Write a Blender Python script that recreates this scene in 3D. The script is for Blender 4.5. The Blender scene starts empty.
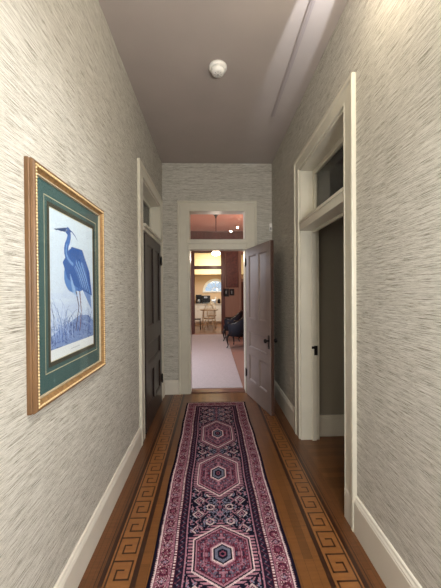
import bpy, math, random
import numpy as np
from mathutils import Vector, Matrix

# ------------------------------------------------------------------ constants
XL, XR, D, H = -0.71, 0.885, 4.2, 3.35      # corridor: left wall, right wall, end wall, ceiling
YB = -2.6                                   # corridor runs on behind the camera
scn = bpy.context.scene
col = scn.collection

# ------------------------------------------------------------------ camera
cam_d = bpy.data.cameras.new('camera')
cam = bpy.data.objects.new('camera', cam_d)
col.objects.link(cam)
cam_d.sensor_fit = 'VERTICAL'
cam_d.sensor_height = 36.0
cam_d.lens = 288.0 / 588.0 * 36.0
cam_d.clip_start = 0.02
cam_d.clip_end = 200


def cam_axes(yaw, pitch, roll):
    yaw, pitch, roll = map(math.radians, (yaw, pitch, roll))
    F = Vector((math.sin(yaw) * math.cos(pitch), math.cos(yaw) * math.cos(pitch), math.sin(pitch)))
    r = Vector((math.cos(yaw), -math.sin(yaw), 0))
    u = r.cross(F)
    return r * math.cos(roll) + u * math.sin(roll), -r * math.sin(roll) + u * math.cos(roll), F


r_, u_, F_ = cam_axes(1.70, -0.5, -0.4)
mw = Matrix((r_, u_, -F_)).transposed().to_4x4()
mw.translation = Vector((0, 0, 1.49))
cam.matrix_world = mw
scn.camera = cam

# ------------------------------------------------------------------ world, lights, exposure
w = bpy.data.worlds.new('world')
scn.world = w
w.use_nodes = True
w.node_tree.nodes['Background'].inputs[0].default_value = (0.62, 0.80, 1.0, 1)
w.node_tree.nodes['Background'].inputs[1].default_value = 0.6
scn.view_settings.view_transform = 'Standard'
scn.view_settings.look = 'None'
scn.view_settings.gamma = 1.0
scn.view_settings.exposure = 0.54
scn.view_settings.use_curve_mapping = False


def light(name, kind, loc, power, color, size=0.05, aim=None, cone=None, blend=0.3, size_y=None):
    d = bpy.data.lights.new(name, kind)
    d.energy = power
    d.color = color
    if kind == 'AREA':
        d.size = size
        if size_y:
            d.shape = 'RECTANGLE'
            d.size_y = size_y
    else:
        d.shadow_soft_size = size
    if kind == 'SPOT':
        d.spot_size = math.radians(cone)
        d.spot_blend = blend
    o = bpy.data.objects.new(name, d)
    col.objects.link(o)
    o.location = loc
    if aim is not None:
        o.rotation_euler = (Vector(aim) - Vector(loc)).to_track_quat('-Z', 'Y').to_euler()
    return o


WARM = (1.0, 0.86, 0.68)
NEUT = (0.985, 0.99, 1.0)
BULBS = [(0.50, 0.75, 3.07), (0.65, 1.22, 3.07)]
light('left_wall_spot', 'SPOT', (0.50, 0.80, 3.00), 62, NEUT, 0.03, (-0.71, 1.2, 0.5), 105, 1.0)  # bare spot beside the ceiling lamp, added to brighten the left wall
light('streak_beam', 'SPOT', (0.72, 1.10, 3.22), 115, (0.86, 0.9, 1.0), 0.012, (0.72 - 0.052, 2.10, 3.22 + 0.203), 20, 0.35)  # spot added for the pale ceiling streak, its cone shaped to it
light('hall_fill', 'POINT', (0.55, -0.35, 1.7), 102, NEUT, 0.16)  # unseen fill added behind the camera to lift the near walls
light('parlour_side_fill', 'AREA', (-2.3, 5.6, 2.1), 85, (0.86, 0.9, 1.0), 1.4, (0.3, 5.6, 0.0))  # cool side fill added for the near carpet, no window modelled
light('parlour_lamp_glow', 'POINT', (0.12, 7.8, 2.40), 22, (1.0, 0.82, 0.68), 0.09)
light('parlour_ceiling_fill', 'AREA', (1.6, 7.2, 2.6), 20, (1.0, 0.62, 0.5), 0.8, (1.2, 7.4, 3.6))  # warm upward fill added for the far room's ceiling, no fitting modelled
light('kitchen_fill', 'AREA', (0.0, 11.9, 3.0), 46, (1.0, 0.93, 0.82), 1.2, (0.0, 12.6, 1.0))  # general kitchen fill, added without a lamp around it
light('kitchen_soffit_fill', 'AREA', (0.0, 12.0, 2.3), 10, (1.0, 0.85, 0.5), 0.8, (0.0, 13.2, 2.9))  # yellow fill added to light the soffit front, no fitting modelled


# ------------------------------------------------------------------ colour and materials
def lin(c):
    return tuple(((v / 255) / 12.92 if v / 255 <= 0.04045 else ((v / 255 + 0.055) / 1.055) ** 2.4) for v in c)


def mat(name, rgb, rough=0.5, metal=0.0, noise=0.0, nscale=20, bump=0.0, bscale=60, spec=0.5, emit=None, es=0, stretch=(1, 1, 1), coat=0.0):
    m = bpy.data.materials.new(name)
    m.use_nodes = True
    nt = m.node_tree
    b = nt.nodes['Principled BSDF']
    b.inputs['Base Color'].default_value = (*lin(rgb), 1)
    b.inputs['Roughness'].default_value = rough
    b.inputs['Metallic'].default_value = metal
    b.inputs['Specular IOR Level'].default_value = spec
    b.inputs['Coat Weight'].default_value = coat
    if emit:
        b.inputs['Emission Color'].default_value = (*lin(emit), 1)
        b.inputs['Emission Strength'].default_value = es
    if noise or bump:
        tc = nt.nodes.new('ShaderNodeTexCoord')
        mp = nt.nodes.new('ShaderNodeMapping')
        mp.inputs['Scale'].default_value = stretch
        nt.links.new(tc.outputs['Object'], mp.inputs[0])
    if noise:
        n = nt.nodes.new('ShaderNodeTexNoise')
        n.inputs['Scale'].default_value = nscale
        n.inputs['Detail'].default_value = 4
        nt.links.new(mp.outputs[0], n.inputs['Vector'])
        cr = nt.nodes.new('ShaderNodeValToRGB')
        c = lin(rgb)
        cr.color_ramp.elements[0].position = 0.3
        cr.color_ramp.elements[1].position = 0.7
        cr.color_ramp.elements[0].color = (*[v * (1 - noise) for v in c], 1)
        cr.color_ramp.elements[1].color = (*[min(1, v * (1 + noise)) for v in c], 1)
        nt.links.new(n.outputs['Fac'], cr.inputs[0])
        nt.links.new(cr.outputs[0], b.inputs['Base Color'])
    if bump:
        n2 = nt.nodes.new('ShaderNodeTexNoise')
        n2.inputs['Scale'].default_value = bscale
        n2.inputs['Detail'].default_value = 5
        nt.links.new(mp.outputs[0], n2.inputs['Vector'])
        bp = nt.nodes.new('ShaderNodeBump')
        bp.inputs['Strength'].default_value = bump
        bp.inputs['Distance'].default_value = 0.004
        nt.links.new(n2.outputs['Fac'], bp.inputs['Height'])
        nt.links.new(bp.outputs[0], b.inputs['Normal'])
    return m


def grasscloth(name, along):
    """woven grasscloth: long thin horizontal slubs; `along` is the wall's horizontal axis (0=x, 1=y)"""
    m = bpy.data.materials.new(name)
    m.use_nodes = True
    nt = m.node_tree
    N, L = nt.nodes, nt.links
    b = N['Principled BSDF']
    b.inputs['Roughness'].default_value = 0.72
    b.inputs['Specular IOR Level'].default_value = 0.25
    tc = N.new('ShaderNodeTexCoord')

    def streak(sa, sz, detail, seed):
        mp = N.new('ShaderNodeMapping')
        s = [1, 1, sz]
        s[along] = sa
        s[1 - along] = 1
        mp.inputs['Scale'].default_value = s
        mp.inputs['Location'].default_value = (seed, seed * 1.3, seed * 0.7)
        L.new(tc.outputs['Object'], mp.inputs[0])
        n = N.new('ShaderNodeTexNoise')
        n.inputs['Scale'].default_value = 1.0
        n.inputs['Detail'].default_value = detail
        n.inputs['Roughness'].default_value = 0.68
        n.inputs['Distortion'].default_value = 0.1
        L.new(mp.outputs[0], n.inputs['Vector'])
        return n.outputs['Fac']

    a = streak(9, 400, 4, 0)
    c = streak(3.5, 190, 4, 5)
    d = streak(30, 650, 3, 9)

    def math_(op, x, y):
        q = N.new('ShaderNodeMath')
        q.operation = op
        for i, v in enumerate((x, y)):
            if isinstance(v, (int, float)):
                q.inputs[i].default_value = v
            else:
                L.new(v, q.inputs[i])
        return q.outputs[0]

    h = math_('ADD', math_('MULTIPLY', a, 0.5), math_('ADD', math_('MULTIPLY', c, 0.25), math_('MULTIPLY', d, 0.25)))
    cr = N.new('ShaderNodeValToRGB')
    e = cr.color_ramp.elements
    e[0].position = 0.36
    e[0].color = (*lin((76, 71, 62)), 1)
    e[1].position = 0.57
    e[1].color = (*lin((212, 209, 200)), 1)
    for p_, cc in ((0.435, (136, 131, 119)), (0.49, (187, 183, 171))):
        k = e.new(p_)
        k.color = (*lin(cc), 1)
    L.new(h, cr.inputs[0])
    L.new(cr.outputs[0], b.inputs['Base Color'])
    bp = N.new('ShaderNodeBump')
    bp.inputs['Strength'].default_value = 0.55
    bp.inputs['Distance'].default_value = 0.006
    L.new(h, bp.inputs['Height'])
    L.new(bp.outputs[0], b.inputs['Normal'])
    return m


def planks(name, rgb, rot=0.0, pw=0.055, pl=0.6, rough=0.3, var=0.25):
    m = bpy.data.materials.new(name)
    m.use_nodes = True
    nt = m.node_tree
    N, L = nt.nodes, nt.links
    b = N['Principled BSDF']
    tc = N.new('ShaderNodeTexCoord')
    mp = N.new('ShaderNodeMapping')
    mp.inputs['Rotation'].default_value = (0, 0, rot)
    L.new(tc.outputs['Object'], mp.inputs[0])
    br = N.new('ShaderNodeTexBrick')
    c = lin(rgb)
    br.inputs['Color1'].default_value = (*[v * (1 - var) for v in c], 1)
    br.inputs['Color2'].default_value = (*[v * (1 + var) for v in c], 1)
    br.inputs['Mortar'].default_value = (*[v * 0.45 for v in c], 1)
    br.inputs['Scale'].default_value = 1.0
    br.inputs['Mortar Size'].default_value = 0.0009
    br.inputs['Brick Width'].default_value = pl
    br.inputs['Row Height'].default_value = pw
    L.new(mp.outputs[0], br.inputs['Vector'])
    mp2 = N.new('ShaderNodeMapping')
    mp2.inputs['Rotation'].default_value = (0, 0, rot)
    mp2.inputs['Scale'].default_value = (6, 70, 1)
    L.new(tc.outputs['Object'], mp2.inputs[0])
    n = N.new('ShaderNodeTexNoise')
    n.inputs['Detail'].default_value = 4
    n.inputs['Scale'].default_value = 1
    L.new(mp2.outputs[0], n.inputs['Vector'])
    mx = N.new('ShaderNodeMixRGB')
    mx.blend_type = 'MULTIPLY'
    mx.inputs[0].default_value = 0.5
    L.new(br.outputs['Color'], mx.inputs[1])
    L.new(n.outputs['Fac'], mx.inputs[2])
    g = N.new('ShaderNodeBrightContrast')
    g.inputs['Bright'].default_value = 0.0
    L.new(mx.outputs[0], g.inputs[0])
    L.new(g.outputs[0], b.inputs['Base Color'])
    b.inputs['Roughness'].default_value = rough
    b.inputs['Coat Weight'].default_value = 0.15
    b.inputs['Coat Roughness'].default_value = 0.2
    return m


def attr_mat(name, rough=0.9, bump=0.0, bscale=400, spec=0.2):
    m = bpy.data.materials.new(name)
    m.use_nodes = True
    nt = m.node_tree
    b = nt.nodes['Principled BSDF']
    a = nt.nodes.new('ShaderNodeAttribute')
    a.attribute_name = 'Col'
    nt.links.new(a.outputs['Color'], b.inputs['Base Color'])
    b.inputs['Roughness'].default_value = rough
    b.inputs['Specular IOR Level'].default_value = spec
    if bump:
        tc = nt.nodes.new('ShaderNodeTexCoord')
        n = nt.nodes.new('ShaderNodeTexNoise')
        n.inputs['Scale'].default_value = bscale
        nt.links.new(tc.outputs['Object'], n.inputs['Vector'])
        bp = nt.nodes.new('ShaderNodeBump')
        bp.inputs['Strength'].default_value = bump
        bp.inputs['Distance'].default_value = 0.003
        nt.links.new(n.outputs['Fac'], bp.inputs['Height'])
        nt.links.new(bp.outputs[0], b.inputs['Normal'])
    return m


def glass_mat(name, tint=(1, 1, 1), rough=0.0, refl=1.0):
    """thin pane: clear, with a Fresnel reflection"""
    m = bpy.data.materials.new(name)
    m.use_nodes = True
    nt = m.node_tree
    N, L = nt.nodes, nt.links
    N.remove(N['Principled BSDF'])
    out = N['Material Output']
    tr = N.new('ShaderNodeBsdfTransparent')
    tr.inputs[0].default_value = (*tint, 1)
    gl = N.new('ShaderNodeBsdfGlossy')
    gl.inputs['Roughness'].default_value = rough
    fr = N.new('ShaderNodeFresnel')
    fr.inputs[0].default_value = 1.5
    mu = N.new('ShaderNodeMath')
    mu.operation = 'MULTIPLY'
    mu.inputs[1].default_value = refl
    L.new(fr.outputs[0], mu.inputs[0])
    mx = N.new('ShaderNodeMixShader')
    L.new(mu.outputs[0], mx.inputs[0])
    L.new(tr.outputs[0], mx.inputs[1])
    L.new(gl.outputs[0], mx.inputs[2])
    L.new(mx.outputs[0], out.inputs['Surface'])
    return m


M = {}
M['cloth_y'] = grasscloth('grasscloth_side', 1)
M['cloth_x'] = grasscloth('grasscloth_end', 0)
M['ceil'] = mat('ceiling_paint', (174, 164, 157), 0.55, noise=0.03, nscale=3)
M['trim'] = mat('trim_paint', (206, 201, 184), 0.32, noise=0.04, nscale=6, bump=0.05, bscale=90)
M['trim_w'] = mat('baseboard_paint', (214, 208, 194), 0.35, noise=0.03, nscale=5)
M['floor'] = planks('parquet', (120, 76, 38), math.pi / 2, 0.05, 0.45, 0.28)
M['floor_mid'] = planks('border_oak', (112, 70, 38), math.pi / 2, 0.03, 0.5, 0.3, 0.12)
M['tan'] = mat('inlay_light', (132, 86, 46), 0.3, noise=0.12, nscale=8, stretch=(1, 6, 1), coat=0.15)
M['dark'] = mat('inlay_walnut', (52, 28, 16), 0.3, noise=0.15, nscale=12, coat=0.15)
M['key'] = mat('inlay_line', (62, 36, 20), 0.3, noise=0.15, nscale=12, coat=0.15)
M['floor_x'] = planks('side_room_floor', (120, 78, 44), 0.0, 0.06, 0.5, 0.3)
M['side_paint'] = mat('side_room_paint', (140, 134, 120), 0.7, noise=0.04, nscale=3)
M['gold'] = mat('gilt', (156, 122, 80), 0.4, metal=0.35, noise=0.25, nscale=60)
M['gold_l'] = mat('gilt_bead', (222, 196, 150), 0.35, metal=0.5, noise=0.2, nscale=80)
M['wood_fr'] = mat('frame_wood', (110, 80, 50), 0.4, noise=0.2, nscale=30, stretch=(1, 1, 0.15))
M['mat_green'] = mat('mat_board_green', (62, 90, 88), 0.85, noise=0.04, nscale=40)
M['mat_olive'] = mat('mat_board_olive', (62, 60, 46), 0.8)
M['cream'] = mat('cream_line', (196, 186, 150), 0.7)
M['linen'] = mat('linen_liner', (176, 160, 132), 0.8, noise=0.1, nscale=90)
M['glass'] = glass_mat('window_glass')
M['pic_glass'] = glass_mat('picture_glass', (0.98, 0.99, 0.99), 0.02, 0.10)
M['door_p'] = mat('door_paint_mauve', (144, 129, 122), 0.4, noise=0.07, nscale=7, bump=0.05)
M['door_edge'] = mat('door_edge_wood', (70, 46, 36), 0.5, noise=0.15, nscale=15, stretch=(1, 1, .2))
M['door_d'] = mat('door_dark_wood', (38, 28, 25), 0.35, noise=0.3, nscale=14, stretch=(1, 1, .12), coat=0.1)
M['black'] = mat('black_iron', (24, 20, 18), 0.35, metal=0.5)
M['white_pl'] = mat('white_plastic', (236, 234, 228), 0.35)
M['grey_pl'] = mat('grey_plastic', (150, 148, 144), 0.4)
M['metal'] = mat('brushed_metal', (150, 146, 140), 0.35, metal=0.8)
M['bulb'] = mat('bulb_glass', (255, 245, 225), 0.3, emit=(255, 240, 215), es=190)
M['track'] = mat('raceway_paint', (160, 150, 146), 0.5)
M['dwood'] = mat('dark_red_wood', (92, 52, 42), 0.35, noise=0.25, nscale=10, stretch=(1, 1, .1), coat=0.2)
M['twood'] = mat('tan_wood_boards', (150, 116, 96), 0.45, noise=0.15, nscale=10, stretch=(6, 1, .1))
M['burl'] = mat('burl_panel', (92, 50, 42), 0.4, noise=0.45, nscale=14, coat=0.2)
M['pink'] = mat('parlour_ceiling_paint', (214, 158, 138), 0.8, noise=0.03, nscale=2)
M['carpet'] = mat('parlour_carpet', (150, 118, 104), 0.95, noise=0.08, nscale=60, bump=0.4, bscale=300)
M['carpet_l'] = mat('pale_rug_pile', (178, 170, 170), 0.95, noise=0.1, nscale=50, bump=0.4, bscale=300)
M['navy'] = mat('navy_upholstery', (12, 15, 30), 0.75, noise=0.2, nscale=30)
M['ebony'] = mat('ebonised_wood', (24, 15, 14), 0.3, coat=0.3)
M['shade'] = mat('glowing_shade', (255, 240, 210), 0.4, emit=(255, 232, 190), es=9)
M['cab'] = mat('white_cabinet_paint', (236, 232, 224), 0.4)
M['ctop'] = mat('counter_stone', (214, 204, 190), 0.3, noise=0.1, nscale=40)
M['app'] = mat('black_appliance', (20, 18, 20), 0.25)
M['app_m'] = mat('steel_appliance', (170, 176, 184), 0.3, metal=0.7)
M['kwall'] = mat('kitchen_wall_paint', (214, 186, 154), 0.7)
M['soffit'] = mat('kitchen_soffit_paint', (216, 196, 152), 0.6)
M['kfloor'] = planks('kitchen_floor', (150, 104, 66), 0.0, 0.09, 0.9, 0.3)
M['chair_c'] = mat('cream_chair_paint', (214, 196, 164), 0.4)
M['table_t'] = mat('table_top_wood', (150, 122, 92), 0.35, noise=0.1, nscale=20)
M['frost'] = mat('white_window_frame', (240, 240, 236), 0.4)
M['switch'] = mat('black_switch_plate', (26, 18, 18), 0.35)


# ------------------------------------------------------------------ mesh helpers
class MB:
    def __init__(s):
        s.v, s.f, s.m, s.sm = [], [], [], []

    def add(s, vs, fs, m=0, smooth=False):
        o = len(s.v)
        s.v += [tuple(p) for p in vs]
        s.f += [tuple(o + i for i in f) for f in fs]
        s.m += [m] * len(fs)
        s.sm += [smooth] * len(fs)
        return s

    def box(s, x0, x1, y0, y1, z0, z1, m=0):
        x0, x1 = min(x0, x1), max(x0, x1)
        y0, y1 = min(y0, y1), max(y0, y1)
        z0, z1 = min(z0, z1), max(z0, z1)
        vs = [(x0, y0, z0), (x1, y0, z0), (x1, y1, z0), (x0, y1, z0), (x0, y0, z1), (x1, y0, z1), (x1, y1, z1), (x0, y1, z1)]
        return s.add(vs, [(0, 3, 2, 1), (4, 5, 6, 7), (0, 1, 5, 4), (1, 2, 6, 5), (2, 3, 7, 6), (3, 0, 4, 7)], m)

    def prism(s, poly, a, b, fn, m=0):
        """poly: 2D points; fn(p, q, t) -> xyz, extruded t from a to b"""
        n = len(poly)
        vs = [fn(p, q, a) for p, q in poly] + [fn(p, q, b) for p, q in poly]
        fs = [tuple(range(n))[::-1], tuple(range(n, 2 * n))] + [(i, (i + 1) % n, n + (i + 1) % n, n + i) for i in range(n)]
        return s.add(vs, fs, m)

    def lathe(s, prof, c, axis='z', seg=20, m=0, smooth=True):
        """prof: (radius, height) pairs along the axis"""
        vs, fs = [], []
        for r, h in prof:
            for k in range(seg):
                a = 2 * math.pi * k / seg
                p, q = r * math.cos(a), r * math.sin(a)
                vs.append({'z': (c[0] + p, c[1] + q, c[2] + h), 'y': (c[0] + p, c[1] + h, c[2] + q), 'x': (c[0] + h, c[1] + p, c[2] + q)}[axis])
        n = len(prof)
        for i in range(n - 1):
            for k in range(seg):
                k2 = (k + 1) % seg
                fs.append((i * seg + k, i * seg + k2, (i + 1) * seg + k2, (i + 1) * seg + k))
        fs.append(tuple(range(seg))[::-1])
        fs.append(tuple((n - 1) * seg + k for k in range(seg)))
        return s.add(vs, fs, m, smooth)

    def tube(s, pts, rad, seg=8, m=0):
        pts = [Vector(p) for p in pts]
        if isinstance(rad, (int, float)):
            rad = [rad] * len(pts)
        vs, fs = [], []
        up = None
        for i, p in enumerate(pts):
            t = (pts[min(i + 1, len(pts) - 1)] - pts[max(i - 1, 0)]).normalized()
            if up is None:
                up = Vector((0, 0, 1)) if abs(t.z) < 0.9 else Vector((0, 1, 0))
            a = t.cross(up).normalized()
            b = a.cross(t).normalized()
            up = b
            for k in range(seg):
                th = 2 * math.pi * k / seg
                vs.append(p + (a * math.cos(th) + b * math.sin(th)) * rad[i])
        n = len(pts)
        for i in range(n - 1):
            for k in range(seg):
                k2 = (k + 1) % seg
                fs.append((i * seg + k, i * seg + k2, (i + 1) * seg + k2, (i + 1) * seg + k))
        fs.append(tuple(range(seg))[::-1])
        fs.append(tuple((n - 1) * seg + k for k in range(seg)))
        return s.add(vs, fs, m, True)

    def ball(s, c, r, seg=12, rings=8, m=0, sc=(1, 1, 1)):
        vs, fs = [], []
        for i in range(rings + 1):
            ph = math.pi * i / rings
            for k in range(seg):
                a = 2 * math.pi * k / seg
                vs.append((c[0] + r * sc[0] * math.sin(ph) * math.cos(a), c[1] + r * sc[1] * math.sin(ph) * math.sin(a), c[2] + r * sc[2] * math.cos(ph)))
        for i in range(rings):
            for k in range(seg):
                k2 = (k + 1) % seg
                fs.append((i * seg + k, (i + 1) * seg + k, (i + 1) * seg + k2, i * seg + k2))
        return s.add(vs, fs, m, True)

    def build(s, name, mats, parent=None, loc=None, bevel=0.0):
        if not isinstance(mats, (list, tuple)):
            mats = [mats]
        me = bpy.data.meshes.new(name)
        vs = s.v
        if loc is not None:
            vs = [(p[0] - loc[0], p[1] - loc[1], p[2] - loc[2]) for p in vs]
        me.from_pydata(vs, [], s.f)
        for m_ in mats:
            me.materials.append(m_)
        me.polygons.foreach_set('material_index', s.m)
        me.polygons.foreach_set('use_smooth', s.sm)
        import bmesh
        bm = bmesh.new()
        bm.from_mesh(me)
        bmesh.ops.remove_doubles(bm, verts=bm.verts, dist=1e-6) if any(s.sm) else None
        bmesh.ops.recalc_face_normals(bm, faces=bm.faces)
        bm.to_mesh(me)
        bm.free()
        o = bpy.data.objects.new(name, me)
        col.objects.link(o)
        if loc is not None:
            o.location = loc
        if parent is not None:
            o.parent = parent
        if bevel:
            b = o.modifiers.new('bevel', 'BEVEL')
            b.width = bevel
            b.segments = 2
            b.limit_method = 'ANGLE'
            b.angle_limit = math.radians(40)
        return o


def tag(o, label, cat, group=None):
    o['label'] = label
    o['category'] = cat
    if group:
        o['group'] = group
    return o


def struct(o, label=None):
    o['kind'] = 'structure'
    if label:
        o['label'] = label
    return o


def empty(name, loc, rz=0.0):
    o = bpy.data.objects.new(name, None)
    o.empty_display_size = 0.1
    col.objects.link(o)
    o.location = loc
    o.rotation_euler = (0, 0, rz)
    return o


def copy_tree(o, parent=None):
    c = o.copy()
    col.objects.link(c)
    if parent is not None:
        c.parent = parent
    for ch in [q for q in list(o.children)]:
        copy_tree(ch, c)
    return c


# ------------------------------------------------------------------ corridor shell
TW = 0.18     # wall thickness
SY0, SY1 = 1.868, 2.84          # right doorway
LY0, LY1 = 2.95, 3.95          # left doorway
BX0, BX1 = -0.335, 0.503        # end doorway
DT = 2.70                      # top of every door + transom opening

# left wall with its doorway
mb = MB()
mb.box(XL - TW, XL, YB, LY0, 0, H).box(XL - TW, XL, LY1, D + TW, 0, H).box(XL - TW, XL, LY0, LY1, 2.66, H)
struct(mb.build('wall_left', M['cloth_y'], loc=(XL, 0, 0)), 'left corridor wall in pale grasscloth')
mb = MB()
mb.box(XR, XR + TW, YB, SY0, 0, H).box(XR, XR + TW, SY1 + 0.02, D + TW, 0, H).box(XR, XR + TW, SY0, SY1 + 0.02, DT, H)
struct(mb.build('wall_right', M['cloth_y'], loc=(XR, 0, 0)), 'right corridor wall in pale grasscloth')
mb = MB()
mb.box(XL, BX0, D, D + TW, 0, H).box(BX1, XR, D, D + TW, 0, H).box(BX0, BX1, D, D + TW, 2.68, H)
struct(mb.build('wall_back', M['cloth_x'], loc=(0, D, 0)), 'end wall of the corridor in grey grasscloth')
struct(MB().box(XL - TW, XR + TW, YB - 0.1, YB, 0, H).build('wall_front', M['cloth_x'], loc=(0, YB, 0)))
struct(MB().box(XL - TW, 3.2, YB - 0.1, D + TW, H, H + 0.1).build('ceiling', M['ceil'], loc=(0, 0, H)), 'taupe painted corridor ceiling')

# floor: parquet field with inlaid key borders, all flush strips of one floor
mb = MB()
mb.box(XL - TW, XR + 0.0, YB, D + 0.03, -0.08, 0, 0)
e1, e2 = 0.0006, 0.0011


def strip(x0, x1, y0, y1, m, z=e1):
    mb.add([(x0, y0, z), (x1, y0, z), (x1, y1, z), (x0, y1, z)], [(0, 1, 2, 3)], m)


def key_border(x_of, y0, y1):
    """x_of(d): distance from the wall -> x"""
    def S(d0, d1, a, b, m, z):
        xa, xb = sorted((x_of(d0), x_of(d1)))
        strip(xa, xb, a, b, m, z)
    S(-0.02, 0.066, y0, y1, 4, e1)
    S(0.066, 0.072, y0, y1, 2, e1)
    S(0.072, 0.086, y0, y1, 4, e1)
    S(0.086, 0.110, y0, y1, 2, e1)
    S(0.110, 0.250, y0, y1, 1, e1)
    S(0.250, 0.277, y0, y1, 2, e1)
    p = 0.152
    q = 0.0235                # unit
    t = 0.0095                # line width
    base = 0.124
    n = int((y1 - y0) / p)
    for k in range(n):
        ya = y1 - k * p
        def hline(v0, v1, u, m=3):
            S(base + v0 * q - (t / 2 if v0 < v1 else -t / 2), base + v1 * q + t / 2, ya - u * q - t / 2, ya - u * q + t / 2, m, e2)
        def vline(v, u0, u1, m=3):
            S(base + v * q - t / 2, base + v * q + t / 2, ya - u1 * q - t / 2, ya - u0 * q + t / 2, m, e2)
        hline(0, 4.6, 0)
        vline(4.6, 0, 4.4)
        hline(1.5, 4.6, 4.4)
        vline(1.5, 2.2, 4.4)
        hline(1.5, 3.0, 2.2)
        vline(0, 0, 6.47)


key_border(lambda d: XL + 0.02 + d + 0.012, YB, D - 0.02)
key_border(lambda d: XR - 0.02 - d, YB, D - 0.02)
fl = mb.build('floor', [M['floor'], M['tan'], M['dark'], M['key'], M['floor_mid']])
struct(fl, 'oak parquet floor with inlaid greek key borders')
struct(MB().box(XR, 3.1, 0.3, 3.0, -0.08, 0.0003).build('floor_side_room', M['floor_x'], loc=(XR, 1, 0)))
# side room beyond the right doorway
mb = MB().box(XR + TW, 3.2, 2.92, 3.02, 0, H)
struct(mb.build('wall_side_room', M['side_paint'], loc=(2, 2.92, 0)))
struct(MB().box(3.1, 3.2, 0.3, 2.92, 0, H).build('wall_side_room_right', M['side_paint'], loc=(3.1, 1.5, 0)))
struct(MB().box(XR + TW, 3.1, 0.2, 0.3, 0, H).build('wall_side_room_front', M['side_paint'], loc=(2, 0.3, 0)))
mb = MB().box(XR + TW, 3.1, 2.897, 2.92, 0, 0.19).box(XR + TW, 3.1, 2.905, 2.92, 0.19, 0.215)
struct(mb.build('baseboard_side_room', M['trim_w'], loc=(2, 2.9, 0), bevel=0.003))
# closet behind the left doorway (only glimpsed through its transom)
mb = MB().box(-2.0, -1.95, 2.6, 4.2, 0, H).box(-1.95, XL - TW, 2.55, 2.6, 0, H).box(-1.95, XL - TW, 4.2, 4.25, 0, H)
mb.box(-1.95, XL - TW, 2.6, 4.2, -0.05, 0).box(-1.95, XL - TW, 2.6, 4.2, H, H + 0.05)
struct(mb.build('wall_closet', M['side_paint'], loc=(-1.5, 3.4, 0)))


# baseboards: board plus a moulded cap
def base_prof(hgt):
    return [(0, 0), (0.022, 0), (0.022, hgt - 0.035), (0.019, hgt - 0.030), (0.019, hgt - 0.024), (0.013, hgt - 0.014), (0.011, hgt - 0.004), (0.006, hgt), (0, hgt)]


def baseboard(name, fn, segs, hgt, loc):
    b_ = MB()
    for a, c in segs:
        b_.prism(base_prof(hgt), a, c, fn)
    return struct(b_.build(name, M['trim_w'], loc=loc))


baseboard('baseboard_left', lambda p, q, t: (XL + p, t, q), [(YB, 2.80), (4.08, D)], 0.185, (XL, 0, 0))
baseboard('baseboard_right', lambda p, q, t: (XR - p, t, q), [(YB, 1.862), (2.965, D)], 0.225, (XR, 0, 0))
baseboard('baseboard_back', lambda p, q, t: (t, D - p, q), [(XL, -0.494), (0.65, XR)], 0.205, (0, D, 0))


# ------------------------------------------------------------------ door surrounds
def casing_profile(wd):
    """across the casing width (0 = opening side), height off the wall"""
    return [(0, 0), (0, 0.018), (0.006, 0.021), (0.012, 0.021), (0.016, 0.018), (wd - 0.034, 0.018), (wd - 0.030, 0.022), (wd - 0.024, 0.028), (wd - 0.004, 0.028), (wd, 0.024), (wd, 0)]


def surround(name, P, a0, a1, top, wd0, wd1, wdt, label, thick=TW):
    """P(along, off_wall, z): opening a0..a1 along the wall, mitred casing round it, lined jambs"""
    b_ = MB()

    def run(pts_in, pts_out, k):
        # sweep the casing profile between two mitred ends; k = width here
        pr = casing_profile(1.0)
        n = 11
        base = casing_profile(k)
        vs = []
        for (i0, o0) in zip(pts_in, pts_out):
            for (c_, h_) in base:
                f_ = c_ / k
                vs.append(P(i0[0] + (o0[0] - i0[0]) * f_, h_, i0[1] + (o0[1] - i0[1]) * f_))
        fs = [tuple(range(n)), tuple(range(n, 2 * n))[::-1]] + [(i, (i + 1) % n, n + (i + 1) % n, n + i) for i in range(n)]
        b_.add(vs, fs, 0)

    run([(a0, 0), (a0, top)], [(a0 - wd0, 0), (a0 - wd0, top + wdt)], wd0)
    run([(a1, 0), (a1, top)], [(a1 + wd1, 0), (a1 + wd1, top + wdt)], wd1)
    run([(a0, top), (a1, top)], [(a0 - wd0, top + wdt), (a1 + wd1, top + wdt)], wdt)
    return b_


def jamb_boxes(b_, P, a0, a1, top, thick=TW, t=0.02, off=0.004):
    def bx(a, c, o0, o1, z0, z1):
        p0, p1 = P(a, o0, z0), P(c, o1, z1)
        b_.box(p0[0], p1[0], p0[1], p1[1], p0[2], p1[2])
    bx(a0 - 0.0, a0 + t, -thick - off, 0.004, 0, top)
    bx(a1 - t, a1 + 0.0, -thick - off, 0.004, 0, top)
    bx(a0 + t, a1 - t, -thick - off, 0.004, top - t, top)
    return bx


PR = lambda a, o, z: (XR - o, a, z)
PL = lambda a, o, z: (XL + o, a, z)
PB = lambda a, o, z: (a, D - o, z)

# right doorway
b_ = surround('trim_1', PR, SY0, SY1 + 0.02, DT, 0.130, 0.125, 0.12, '')
bx = jamb_boxes(b_, PR, SY0, SY1 + 0.02, DT)
bx(SY0 + 0.02, SY1, -0.17, 0.010, 2.085, 2.15)      # transom bar
bx(SY0 + 0.02, SY1, -0.10, 0.017, 2.15, 2.175)
bx(SY0 + 0.02, SY1, -0.13, -0.11, 2.06, 2.085)
bx(SY0 + 0.02, SY0 + 0.035, -0.15, -0.105, 0, 2.085)   # stops
bx(SY1 - 0.015, SY1, -0.15, -0.105, 0, 2.085)
tr1 = struct(b_.build('trim_1', M['trim'], loc=(XR, SY0, 0), bevel=0.002), 'cream painted surround of the right doorway')
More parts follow.
